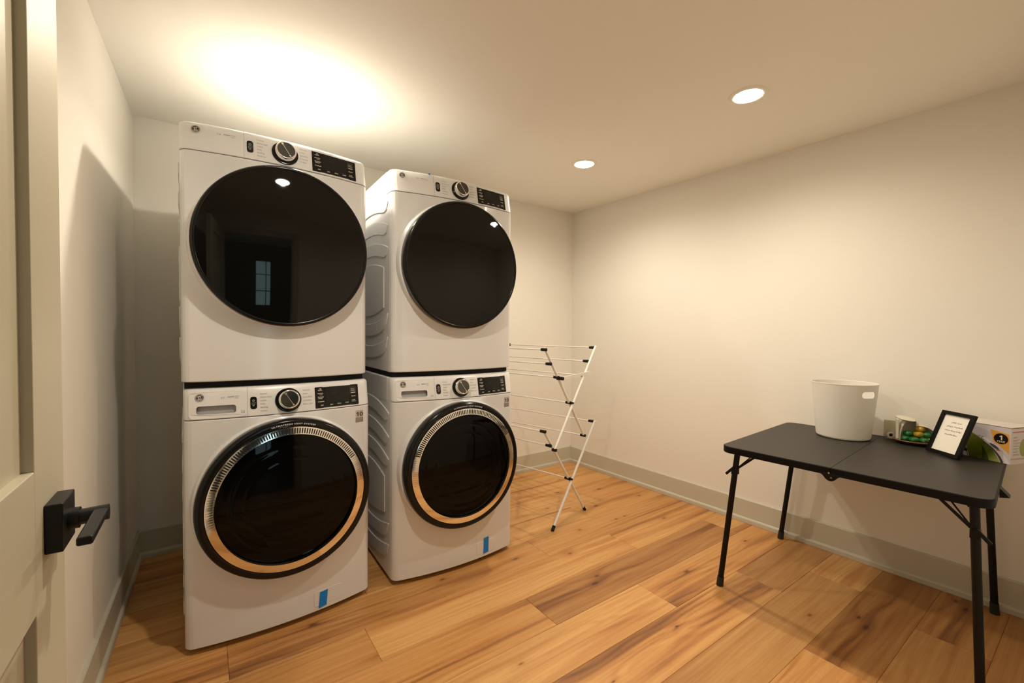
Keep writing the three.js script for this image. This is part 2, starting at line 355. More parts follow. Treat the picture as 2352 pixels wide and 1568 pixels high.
// stamped ribs on the side sheets: arches above and below a middle panel
function sideRibs(tops, mid, bottoms, height) {
  const c = -0.385, h0 = 0.325, out = [];
  const arc = (peak, curve, half) => { const a = []; for (let i = 0; i <= 20; i++) { const s = -half + 2 * half * i / 20; a.push(new THREE.Vector2(c + s, peak - curve * s * s)); } return a; };
  const taper = (peak, curve, half, ht) => { const a = []; for (let i = 0; i <= 28; i++) { const s = -half + 2 * half * i / 28, q = Math.abs(s) / half; a.push(new THREE.Vector2(c + s, peak - curve * s * s - ht * (1 - 0.98 * q ** 14))); } return a; };
  const band = (lo, hi) => { const s = new THREE.Shape([...lo, ...hi.reverse()]); return new THREE.ExtrudeGeometry(s, { depth: 0.002, bevelEnabled: true, bevelThickness: 0.0035, bevelSize: 0.0035, bevelSegments: 2 }); };
  for (const p of tops) out.push(band(taper(p, 0.52, h0, height), arc(p, 0.52, h0)));
  out.push(band(arc(mid[0], -0.55, 0.262), arc(mid[1], 0.55, 0.262)));
  for (const p of bottoms) out.push(band(taper(p, -0.5, h0, height), arc(p, -0.5, h0)));
  const g = merge(out); // drawn in (z, y); the depth becomes outward x
  const q = g.attributes.position, n = g.attributes.normal, L = g.clone(), l = L.attributes.position, ln = L.attributes.normal;
  for (let i = 0; i < q.count; i++) { l.setXYZ(i, -A + 0.001 - q.getZ(i), q.getY(i), q.getX(i)); ln.setXYZ(i, -n.getZ(i), n.getY(i), n.getX(i)); }
  const R = L.clone(), r = R.attributes.position, rn = R.attributes.normal;
  for (let i = 0; i < r.count; i += 3) for (const [a, b] of [[0, 0], [1, 2], [2, 1]]) { r.setXYZ(i + a, -l.getX(i + b), l.getY(i + b), l.getZ(i + b)); rn.setXYZ(i + a, -ln.getX(i + b), ln.getY(i + b), ln.getZ(i + b)); }
  return [L, R];
}
const script = (x, t, px, py, size, color, weight = '', font = 'sans-serif') => { x.fillStyle = color; x.font = `${weight} ${size}px ${font}`; x.fillText(t, px, py); };
const logoTex = canvasTex(128, 128, (x, w) => {
  x.fillStyle = '#d8d4ca'; x.fillRect(0, 0, w, w);
  x.fillStyle = '#2b2a28'; x.beginPath(); x.arc(64, 64, 60, 0, 7); x.fill();
  x.strokeStyle = '#e8e4da'; x.lineWidth = 4; x.beginPath(); x.arc(64, 64, 51, 0, 7); x.stroke();
  for (let i = 0; i < 4; i++) { x.beginPath(); x.arc(64 + 46 * Math.cos(i * 1.571 + 0.5), 64 + 46 * Math.sin(i * 1.571 + 0.5), 13, i * 1.571 + 1.6, i * 1.571 + 4.2); x.stroke(); }
  script(x, 'GE', 27, 84, 56, '#f2eee4', 'italic bold', 'serif');
});
function panelPrint(isWasher) { // whole control panel, 3 px per mm
  return canvasTex(2048, 352, (x, w, h) => {
    x.clearRect(0, 0, w, h); const X = (u) => u / 0.711 * w, Y = (y) => (PT - y) / (PT - PY) * h, g = 'rgba(70,66,62,0.85)';
    script(x, isWasher ? '4.8' : '7.8', X(0.118), Y(0.993), 26, 'rgba(120,115,108,0.8)');
    script(x, 'SMART', X(0.140), Y(0.996), 20, 'rgba(70,66,70,0.8)', 'bold'); script(x, 'steam', X(0.164), Y(0.998), 17, 'rgba(120,115,108,0.8)'); script(x, 'wash', X(0.164), Y(0.991), 17, 'rgba(120,115,108,0.8)');
    const Lf = isWasher ? ['Normal', 'Whites Heavy', 'Towels', 'Bulky', 'Bedding', 'Sanitize'] : ['Cottons', 'Mixed Load', 'Towels', 'Bulky', 'Bedding', 'Warm Up'];
    const Rt = isWasher ? ['Delicates', 'Active', 'Quick Wash', 'Cold Wash', 'Rinse + Spin'] : ['Delicates', 'Active', 'Speed Dry', 'Timed Dry', 'Air Fluff'];
    Lf.forEach((t, i) => script(x, t, X(0.252), Y(1.001 - i * 0.0135), 21, g)); Rt.forEach((t, i) => script(x, t, X(0.412), Y(1.004 - i * 0.0145), 21, g));
    x.fillStyle = 'rgba(120,115,108,0.6)'; x.fillRect(X(0.207), 0, 3, h);
    if (isWasher) { x.strokeStyle = 'rgba(110,105,98,0.75)'; x.lineWidth = 3; x.strokeRect(X(0.185), Y(0.942), 32, 26); x.fillStyle = 'rgba(110,105,98,0.75)'; x.fillRect(X(0.188), Y(0.938), 20, 5); }
  });
}
const screenTex = canvasTex(1024, 512, (x, w, h) => {
  x.fillStyle = '#141413'; x.fillRect(0, 0, w, h); x.fillStyle = '#1d1d1b'; x.fillRect(235, 20, 560, 380);
  x.fillStyle = '#34322f'; x.fillRect(815, 34, 160, 190);
  const c = '#e9e3d2';
  script(x, 'My', 92, 52, 34, c, 'bold'); script(x, 'Cycle', 62, 86, 36, c, 'bold'); script(x, 'Sanitize', 48, 164, 34, c, 'bold'); script(x, 'Temp', 90, 196, 28, c);
  script(x, 'Settings', 48, 256, 36, c, 'bold'); script(x, 'Delay', 62, 290, 34, c, 'bold'); script(x, 'Prewash', 48, 372, 36, c, 'bold'); script(x, 'Soil', 110, 464, 36, c, 'bold');
  script(x, 'Spin', 325, 466, 34, c, 'bold'); script(x, 'Rinse', 500, 458, 34, c, 'bold'); script(x, 'Level', 690, 452, 34, c, 'bold');
  script(x, 'Start', 850, 118, 36, '#a8a294', 'bold'); script(x, 'Pause', 850, 156, 34, '#c8c2b2', 'bold'); x.fillStyle = c; x.fillRect(848, 196, 104, 14);
  script(x, 'Steam', 850, 306, 36, c, 'bold'); script(x, 'Lock', 860, 410, 36, c, 'bold'); x.fillStyle = '#b5ae9c'; x.fillRect(845, 428, 120, 10);
  script(x, '0:58', 380, 110, 66, '#2f322f'); script(x, 'READY', 380, 180, 40, '#3a3c38');
});
const screenMat = mat(lin(1, 1, 1), 0.12, { map: screenTex, specularIntensity: 0.5 });
const pillTex = canvasTex(128, 256, (x, w, h) => {
  x.fillStyle = '#0d0d0d'; x.fillRect(0, 0, w, h); x.strokeStyle = '#d8d4ca'; x.lineWidth = 6; x.beginPath(); x.arc(64, 74, 24, 0, 7); x.stroke(); x.fillStyle = '#d8d4ca'; x.fillRect(61, 46, 6, 24);
  x.fillRect(14, 124, 100, 4); script(x, 'Power', 24, 168, 28, '#d8d4ca'); x.fillStyle = '#8b8882'; x.fillRect(40, 184, 44, 26);
});
const pillMat = mat(lin(1, 1, 1), 0.2, { map: pillTex });
const badgeTex = canvasTex(128, 224, (x, w, h) => {
  x.fillStyle = '#b9b3a8'; x.fillRect(0, 0, w, h); x.fillStyle = '#8a8177'; x.fillRect(0, 138, w, 86); x.fillStyle = '#aaa196'; x.fillRect(12, 160, 104, 8); x.fillRect(12, 184, 80, 6);
  script(x, '10', 4, 112, 108, '#141210', 'bold');
});
const badgeMat = mat(lin(1, 1, 1), 0.35, { map: badgeTex });
const ringTex = canvasTex(1024, 64, (x, w, h) => { x.clearRect(0, 0, w, h); x.fillStyle = '#cfcfd6'; x.font = 'bold 50px sans-serif'; const t = 'ULTRAFRESH VENT SYSTEM', k = w / x.measureText(t).width; x.save(); x.scale(k * 0.98, 1); x.fillText(t, 4, 50); x.restore(); });
const ringMat = mat(lin(1, 1, 1), 0.4, { map: ringTex, transparent: true });
const printMats = { true: mat(lin(1, 1, 1), 0.4, { map: panelPrint(true), transparent: true }), false: mat(lin(1, 1, 1), 0.4, { map: panelPrint(false), transparent: true }) };
const logoMat = mat(lin(1, 1, 1), 0.3, { map: logoTex });

function chromeRing() { // flat bevelled bezel, the upper half cut with fine radial grooves
  const rr = [0.2975, 0.2955, 0.2915, 0.2905, 0.2695, 0.2685, 0.2655, 0.2630], hh = [0.066, 0.0715, 0.0725, 0.0727, 0.0770, 0.0772, 0.0776, 0.066];
  const stops = []; const a0 = 5, a1 = 192, n = 96, st = (a1 - a0) / n;
  for (let i = 0; i < n; i++) { const b = a0 + i * st; stops.push([b, 0], [b + st * 0.12, 1], [b + st * 0.48, 1], [b + st * 0.60, 0]); }
  for (let b = a1; b < a0 + 360 - 0.01; b += (360 - (a1 - a0)) / 58) stops.push([b, 0]); stops.push([a0 + 360, 0]);
  const p = [], ix = [], m = rr.length;
  for (const [deg, g] of stops) { const a = deg * Math.PI / 180; for (let i = 0; i < m; i++) p.push(rr[i] * Math.cos(a), rr[i] * Math.sin(a), hh[i] - (g && (i === 3 || i === 4) ? 0.0032 : 0)); }
  for (let j = 0; j + 1 < stops.length; j++) for (let i = 0; i + 1 < m; i++) { const q = j * m + i, b = q + 1, c = q + m, d = c + 1; ix.push(q, c, d, q, d, b); }
  const g = new THREE.BufferGeometry(); g.setAttribute('position', new THREE.Float32BufferAttribute(p, 3)); g.setIndex(ix);
  return toCreasedNormals(g, 0.35);
}
function bezelSlots() { // dark floors of the open slots in the upper part of the bezel
  const a0 = 5, st = 187 / 96, out = [];
  for (let i = 12; i < 81; i++) {
    const b = (a0 + i * st + st * 0.13) * Math.PI / 180, e = (a0 + i * st + st * 0.47) * Math.PI / 180;
    out.push(gridGeo(1, 1, (u, v) => { const a = b + (e - b) * u, r = 0.2700 + 0.0200 * v; return [r * Math.cos(a), r * Math.sin(a), 0.0727 + (0.2905 - r) * 0.205 - 0.0016]; }));
  }
  const g = merge(out); return g;
}
function dome(r, z0, rise, grooves) { const pts = []; for (let i = 0; i <= 60; i++) { const s = r * (1 - i / 60); let z = z0 + rise * (1 - (s / r) ** 2); for (const [gr, gd, gw] of grooves) z -= gd * Math.exp(-(((s - gr) / gw) ** 2)); pts.push([Math.max(s, 0.0001), z]); } return lathe(pts, 96); }
const DY = 0.572, DZ = 0.026;
const shared = {
  surround: lathe([[0.3385, -0.032], [0.3380, -0.010], [0.3350, 0.012], [0.331, 0.019], [0.322, 0.021]], 96),
  washRim: lathe([[0.322, 0.014], [0.3275, 0.020], [0.3280, 0.055], [0.3235, 0.066], [0.316, 0.0705], [0.3015, 0.0710], [0.2975, 0.0690], [0.2965, 0.058]], 96),
  washGlass: dome(0.2645, 0.060, 0.015, [[0.215, 0.0010, 0.006], [0.165, 0.0008, 0.005]]),
  dryRim: lathe([[0.322, 0.014], [0.3275, 0.020], [0.3280, 0.056], [0.3250, 0.063], [0.3195, 0.066], [0.3135, 0.0655], [0.3125, 0.060]], 96),
  dryGlass: dome(0.3130, 0.0640, 0.024, []),
  chrome: chromeRing(),
  slots: bezelSlots(),
  ringText: gridGeo(48, 2, (u, v) => { const a = (104 - 32 * u) * Math.PI / 180, r = 0.3025 + 0.0110 * v; return [r * Math.cos(a), r * Math.sin(a), 0.0716]; }),
  knobBase: lathe([[0.0001, 0], [0.050, 0], [0.050, 0.003], [0.048, 0.0045], [0.041, 0.0048], [0.0001, 0.0048]], 64),
  knobGrip: lathe([[0.0410, 0.0045], [0.0405, 0.016], [0.0395, 0.029], [0.0375, 0.0315], [0.0345, 0.0318], [0.0335, 0.0308]], 64),
  knobFace: lathe([[0.0345, 0.0308], [0.030, 0.0304], [0.0001, 0.0296]], 64),
  pointer: merge([rbox(0.0022, 0.062, 0.003, 0.0008, 0, 0, 0.0308), rbox(0.0085, 0.009, 0.004, 0.0015, 0, 0.0275, 0.0308), rbox(0.0075, 0.007, 0.004, 0.0015, 0, -0.0280, 0.0308)]).rotateZ(0.52),
  foot: latheY([[0.0001, 0], [0.022, 0], [0.024, 0.004], [0.022, 0.009], [0.010, 0.010], [0.010, 0.030]], 20),
  logo: new THREE.CylinderGeometry(0.0148, 0.0152, 0.002, 40).rotateX(Math.PI / 2),
};
const washRibs = sideRibs([0.907, 0.789, 0.675], [0.300, 0.556], [0.243, 0.136], 0.062);
const dryRibs = sideRibs([0.930, 0.815, 0.702], [0.312, 0.590], [0.262, 0.142], 0.062);
function onPanel(o, x, y, off = 0) { o.position.set(...panelPoint(x, y, off)); const e = 1e-3, dx = (bow(x + e) - bow(x - e)) / (2 * e); o.rotation.set(-Math.atan(KT), Math.atan(-dx), 0); return o; }
function machine(isWasher, label, pos, turn) {
  const t = thing(isWasher ? 'washing_machine' : 'clothes_dryer', label, isWasher ? 'washing machine' : 'dryer', pos, turn, isWasher ? 'front-load washers under the dryers' : 'dryers stacked on the washers');
  part('cabinet', cabinetGeo, M.enamelSide, t);
  const ribs = isWasher ? washRibs : dryRibs;
  for (const r of ribs) part('side_ribs', r, M.enamelSide, t);
  part('front_panel', frontGeo, M.enamel, t);
  const u = (v) => v - A;
  let cp;
  if (isWasher) {
    const pocketShape = roundRect(u(0.040), 0.935, u(0.170), 0.968, 0.012);
    const tool = new THREE.ExtrudeGeometry(pocketShape, { depth: 0.09, bevelEnabled: false }).translate(0, 0, -0.012); tool.deleteAttribute('uv'); tool.setAttribute('uv', new THREE.BufferAttribute(new Float32Array(tool.attributes.position.count * 2), 2));
    cp = part('control_panel', cut(panelGeo, mergeVertices(tool)), M.plasticWhite, t);
    const ds = roundRect(u(0.018), 0.9205, u(0.204), 1.020, 0.016); const hole = roundRect(u(0.040), 0.935, u(0.170), 0.968, 0.012); ds.holes.push(new THREE.Path(hole.getPoints(10)));
    const dr = part('detergent_drawer', panelSlab(ds, 0.0012, 0.0012), M.plasticWhite, t, 'detergent drawer front with a recessed pull');
    part('drawer_pull', panelSlab(roundRect(u(0.040), 0.935, u(0.170), 0.968, 0.012), 0.001, 0, -0.016), M.pocket, dr);
  } else {
    cp = part('control_panel', panelGeo, M.plasticWhite, t);
  }
  part('panel_print', panelPatch(-A * 0.995, A * 0.995, PY, PT, 0.0026, 48), printMats[isWasher], cp);
  const lg = part('logo_badge', shared.logo, [M.chrome, logoMat, M.chrome], t); onPanel(lg, u(0.052), 1.000, 0.0032);
  part('power_button', panelSlab(roundRect(u(0.218), 0.945, u(0.240), 0.993, 0.010), 0.0012, 0.0006), M.black, t);
  part('button_print', panelPatch(u(0.2185), u(0.2395), 0.949, 0.989, 0.0021, 4), pillMat, t);
  const kb = new THREE.Group(); kb.name = 'cycle_knob'; kb.userData.label = 'round cycle knob with chrome grip and dark face'; t.add(kb); onPanel(kb, 0.0, 0.971, 0);
  part('knob_base', shared.knobBase, M.black, kb); part('knob_grip', shared.knobGrip, M.chrome, kb); part('knob_face', shared.knobFace, M.chromeDark, kb); part('knob_pointer', shared.pointer, M.chrome, kb);
  const s0 = u(0.462), s1 = u(0.655), y0 = 0.924, y1 = 1.014;
  part('display', panelSlab(roundRect(s0, y0, s1, y1, 0.003), 0.0010, 0.0006), M.black, t, 'black touch display with white labels');
  part('display_print', panelPatch(s0 + 0.001, s1 - 0.001, y0 + 0.001, y1 - 0.001, 0.0019), screenMat, t);
  // door
  const d = new THREE.Group(); d.name = 'door'; t.add(d); d.position.set(0, DY, DZ);
  part('door_surround', shared.surround, M.enamel, d);
  if (isWasher) {
    d.userData.label = 'round door with black rim, grooved chrome bezel and dark glass';
    part('door_rim', shared.washRim, M.black, d); part('door_bezel', shared.chrome, M.chrome, d);
    part('bezel_slots', shared.slots, M.slot, d).userData.kind = 'stuff'; part('door_glass', shared.washGlass, M.glassDeep, d);
    part('rim_lettering', shared.ringText, ringMat, d);
    part('filter_cover', panelSlab(roundRect(u(0.455), 0.048, u(0.575), 0.112, 0.008), 0.0010, 0.0006), M.enamel, t);
    part('number_sticker', panelPatch(u(0.640), u(0.677), 0.838, 0.894, 0.0008, 6), badgeMat, t);
    for (const [x, z] of [[-0.29, -0.06], [0.29, -0.06], [-0.29, -0.68], [0.29, -0.68]]) { const f = part('leveling_foot', shared.foot, M.rubber, t); f.position.set(x, 0, z); }
  } else {
    d.userData.label = 'round smoked glass door filling the dryer front';
    part('door_rim', shared.dryRim, M.black, d); part('door_glass', shared.dryGlass, M.glass, d);
    part('stacking_bracket', [box(2 * A - 0.02, 0.026, 0.68, 0, 0.0105, -0.375), loft([loop(-0.0028, -0.2, 0.03, 0.012), loop(0.0235, -0.2, 0.03, 0.012)])], M.blackMatt, t);
  }
  return t;
}
// each stack: reference = middle of the front plane
const STACKS = [
  { x: 0.233, z: 1.0415, a: 0.0265, dx: -0.006, dz: -0.026 },
  { x: 1.0513, z: 1.0415, a: -0.02, dx: 0.0025, dz: -0.026 },
];
const mid = (s, dx, dz) => [s.x + dx + A * Math.cos(s.a), s.z + dz - A * Math.sin(s.a)];
{
  const [L, R] = STACKS;
  const p = (s, dx, dz, y) => { const [x, z] = mid(s, dx, dz); return [x, y, z]; };
  machine(true, 'white front-load washer with chrome-ringed door, bottom of the left stack', p(L, 0, 0, 0), L.a);
  machine(false, 'white dryer with large dark glass door, top of the left stack', p(L, L.dx, L.dz, 1.0365), L.a);
  machine(true, 'white front-load washer with chrome-ringed door beside the drying rack, bottom of the right stack', p(R, 0, 0, 0), R.a);
  machine(false, 'white dryer with dark glass door and visible ribbed side, top of the right stack', p(R, R.dx, R.dz, 1.0365), R.a);
  // strips of blue tape stuck to the fronts
  const tape = (label, s, u0, u1, y0, y1, shear) => {
    const [x, z] = mid(s, 0, 0), t = thing('tape_strip', label, 'tape', [x, 0, z], s.a, 'blue tape strips on the appliances');
    const sh = new THREE.Shape([new THREE.Vector2(u0 - A - shear, y0), new THREE.Vector2(u1 - A - shear, y0 + 0.004), new THREE.Vector2(u1 - A, y1), new THREE.Vector2(u0 - A, y1 - 0.002)]);
    part('strip', panelSlab(sh, 0.0006, 0, 0.0018), M.blueTape, t);
  };
  tape('strip of blue tape stuck low on the left washer front', L, 0.478, 0.512, 0.036, 0.108, 0.006);
  tape('strip of blue tape stuck low on the right washer front', R, 0.500, 0.533, 0.042, 0.130, 0.002);
  const [bx, bz] = mid(R, R.dx, R.dz), b = thing('tape_bit', 'tiny blue tape bit on the top edge of the right dryer', 'tape', [bx, 1.0365, bz], R.a, 'blue tape strips on the appliances');
  part('strip', rbox(0.010, 0.006, 0.006, 0.001, -0.165, PT - 0.001, bow(-0.165) - 0.028), M.blueTape, b);
}

// ---------------------------------------------------------------- drying rack
{
  const ang = Math.atan2(0.239, 0.971), t = thing('drying_rack', 'white folding clothes drying rack with black joints beside the right washer', 'drying rack', [2.105, 0, 1.028], ang);
  // local x along the end frame, local -z along the rods
  const Lr = 0.86, fr = 0.0085;
  const lowA = [V(0, 0.012, 0), V(0.507, 0.63, 0)], lowB = [V(0.412, 0.012, -0.02), V(-0.083, 0.652, -0.02)];
  const upA = [V(0.012, 0.520, 0), V(0.504, 1.168, 0)], upB = [V(0.398, 0.533, -0.02), V(-0.083, 1.165, -0.02)];
  for (const z of [0, -Lr]) for (const [a, b] of [lowA, lowB, upA, upB]) {
    const o = V(0, 0, z === 0 ? 0 : z + 0.02 + (a.z < -0.01 ? 0.04 : 0)), lg = part('leg', bar(a.clone().add(o), b.clone().add(o), fr, 14), M.rackWhite, t);
    if (a.y < 0.1) { const d = b.clone().sub(a).normalize(); part('leg_cap', bar(a.clone().add(o).addScaledVector(d, -0.012), a.clone().add(o).addScaledVector(d, 0.022), fr + 0.002, 14), M.blackMatt, lg); }
  }
  const rods = [[-0.083, 1.157], [0.497, 1.157], [-0.031, 1.066], [0.415, 1.063], [0.056, 0.975], [0.338, 0.970], [0.200, 0.794], [-0.083, 0.647], [0.500, 0.624], [-0.022, 0.547], [0.390, 0.540], [0.200, 0.282]];
  for (const [x, y] of rods) {
    const rod = part('rod', bar(V(x, y, -0.03), V(x, y, -Lr + 0.02), 0.0042, 10), M.rackWhite, t);
    part('rod_joint', bar(V(x, y, -0.006), V(x, y, -0.046), 0.0105, 12, 0.009), M.blackMatt, rod);
    part('rod_joint', bar(V(x, y, -Lr + 0.014), V(x, y, -Lr + 0.054), 0.0105, 12), M.blackMatt, rod);
  }
  for (const z of [0.012, -Lr - 0.008]) part('brace', flatBar(V(0.075, 0.968, z), V(0.408, 0.985, z), 0.020, 0.006), M.rackWhite, t);
  for (const pv of [bar(V(0.068, 0.968, -0.03), V(0.068, 0.968, 0.02), 0.011, 12), bar(V(0.012, 0.516, -0.02), V(0.012, 0.516, 0.010), 0.0105, 12), bar(V(0.204, 0.282, -0.03), V(0.204, 0.282, 0.011), 0.006, 10), bar(V(0.206, 0.794, -0.03), V(0.206, 0.794, 0.011), 0.006, 10)]) part('pivot', pv, M.blackMatt, t);
}

// ---------------------------------------------------------------- folding table
const TY = 0.73, TC = [2.807, 2.398], TA = 0.07;
const onTable = (a, b) => [TC[0] + Math.cos(TA) * a + Math.sin(TA) * b, TC[1] - Math.sin(TA) * a + Math.cos(TA) * b];
{
  const t = thing('folding_table', 'black folding card table hinged across the middle, standing against the right wall', 'table', [TC[0], 0, TC[1]], TA);
  const hx = 0.4475, hz = 0.445, r = 0.045, th = 0.032;
  const half = (sgn) => { // outline in (x, z), one half of the square top
    const s = new THREE.Shape(), e = 0.0008;
    const y0 = e, y1 = hz - 0.004, X = hx - 0.004;
    s.moveTo(-X, y0); s.lineTo(X, y0); s.lineTo(X, y1 - r); s.absarc(X - r, y1 - r, r, 0, Math.PI / 2, false); s.lineTo(-X + r, y1); s.absarc(-X + r, y1 - r, r, Math.PI / 2, Math.PI, false); s.lineTo(-X, y0);
    const g = new THREE.ExtrudeGeometry(s, { depth: th - 0.008, bevelEnabled: true, bevelThickness: 0.004, bevelSize: 0.004, bevelSegments: 3, curveSegments: 10 });
    const p = g.attributes.position; for (let i = 0; i < p.count; i++) if (p.getY(i) < 0) p.setY(i, 0.0006);
    g.computeVertexNormals();
    g.rotateX(-Math.PI / 2).translate(0, TY - th + 0.004, 0); // extrude axis becomes up, shape y becomes -z
    return sgn < 0 ? g : g.rotateY(Math.PI);
  };
  for (const sgn of [-1, 1]) { const h = part('tabletop_half', half(sgn), [M.tableTop, M.tableEdge], t); }
  const legs = [[-0.391, -0.386, -0.362, -0.471], [0.415, -0.386, 0.436, -0.468], [-0.425, 0.398, -0.408, 0.428], [0.400, 0.385, 0.405, 0.424]];
  for (const [tx, tz, fx, fz] of legs) {
    const a = V(fx, 0.004, fz), b = V(tx, TY - th + 0.002, tz), d = b.clone().sub(a).normalize();
    const lg = part('leg', bar(a, b, 0.0130, 20), M.tableMetal, t);
    part('rubber_foot', bar(V(fx, 0, fz), a.clone().addScaledVector(d, 0.045), 0.0165, 20, 0.0150), M.rubber, lg);
    const s = Math.sign(fz), k = a.clone().lerp(b, 0.87), z2 = tz - s * 0.085;
    for (const st of [flatBar(k.clone().add(V(0, 0, 0)), V(tx, TY - th, z2), 0.003, 0.010, V(1, 0, 0)), flatBar(k, V(tx + (tx > 0 ? -0.03 : 0.03), TY - th, z2 + s * 0.02), 0.003, 0.005, V(1, 0, 0))]) part('brace', st, M.tableMetal, t);
    part('brace_lock', [flatBar(k.clone().add(V(tx > 0 ? -0.014 : -0.014, 0.015, 0)), k.clone().add(V(-0.014, -0.025, s * 0.036)), 0.009, 0.011, V(1, 0, 0)), rbox(0.032, 0.030, 0.026, 0.003, k.x, k.y - 0.006, k.z)], M.tableMetal, t);
  }
  for (const s of [-1, 1]) part('cross_tube', bar(V(-0.39, TY - th - 0.012, s * 0.386), V(0.40, TY - th - 0.012, s * 0.386), 0.009, 14), M.tableMetal, t);
  const hingeShape = new THREE.Shape(); hingeShape.moveTo(-0.050, 0); hingeShape.lineTo(0.050, 0); hingeShape.quadraticCurveTo(0.028, -0.004, 0.018, -0.020); hingeShape.quadraticCurveTo(0, -0.040, -0.018, -0.020); hingeShape.quadraticCurveTo(-0.028, -0.004, -0.050, 0);
  for (const x of [-hx - 0.001, hx + 0.001]) part('hinge', new THREE.ExtrudeGeometry(hingeShape, { depth: 0.010, bevelEnabled: true, bevelThickness: 0.001, bevelSize: 0.001, bevelSegments: 2 }).rotateY(-Math.PI / 2).translate(x + 0.005, TY - th + 0.010, 0), M.tableMetal, t);
  for (const pin of [bar(V(-hx - 0.009, TY - 0.020, -0.004), V(-hx - 0.003, TY - 0.020, -0.004), 0.0035, 10), bar(V(-hx - 0.009, TY - 0.038, 0.004), V(-hx - 0.003, TY - 0.038, 0.004), 0.003, 10)]) part('latch_pin', pin, M.steel, t);
  part('carry_handle', new THREE.ExtrudeGeometry(new THREE.Shape([new THREE.Vector2(0, 0), new THREE.Vector2(0.026, 0.006), new THREE.Vector2(0, 0.036)]), { depth: 0.05, bevelEnabled: false }).rotateY(-Math.PI / 2).translate(-0.13, TY - 0.050, hz - 0.001), M.tableMetal, t);
}

// ---------------------------------------------------------------- things on the table
{ // wastebasket
  const t = thing('wastebasket', 'tall round white wastebasket with an oval hand hole on the table', 'bucket', [3.05, TY, 2.255], 0);
  const R0 = 0.117, R1 = 0.143, h = 0.288, w = 0.0022;
  const shell = latheY([[0.0001, 0], [R0 - 0.012, 0], [R0 - 0.003, 0.004], [R0, 0.012], [R0 + (R1 - R0) * 0.5, h * 0.5], [R1 - 0.0008, h - 0.004], [R1 + 0.0006, h - 0.002], [R1, h], [R1 - w, h], [R1 - w - 0.0006, h - 0.003], [R0 + (R1 - R0) * 0.5 - w, h * 0.5], [R0 - w, 0.014], [R0 - 0.012, 0.004], [0.0001, 0.004]], 96);
  const slot = new THREE.ExtrudeGeometry(roundRect(-0.036, h - 0.066, 0.036, h - 0.034, 0.0155), { depth: 0.5, bevelEnabled: false }).translate(0, 0, -0.25).rotateY(Math.atan2(-0.44, 0.90));
  part('shell', cut(mergeVertices(shell), mergeVertices(slot)), M.bucket, t);
}
{ // small white holder
  const t = thing('scoop_holder', 'small white plastic holder with a round ring at its foot, beside the wastebasket', 'holder', [3.205, TY, 2.412], -1.15);
  part('back_plate', rbox(0.050, 0.088, 0.008, 0.003, 0, 0.052, -0.006), M.cream, t);
  part('side_plate', rbox(0.006, 0.088, 0.030, 0.002, 0.026, 0.050, 0.006), M.cream, t);
  part('cradle', gridGeo(20, 2, (u, v) => { const a = Math.PI * (0.08 + 0.84 * u); return [-0.030 * Math.cos(a), 0.030 - 0.026 * Math.sin(a), -0.002 + 0.026 * v]; }), M.cream, t);
  part('ring', new THREE.TorusGeometry(0.012, 0.005, 14, 32).translate(0, 0.022, 0.018), M.cream, t);
  part('ring_core', new THREE.CylinderGeometry(0.009, 0.009, 0.004, 20).rotateX(Math.PI / 2).translate(0, 0.022, 0.015), M.blackMatt, t);
}
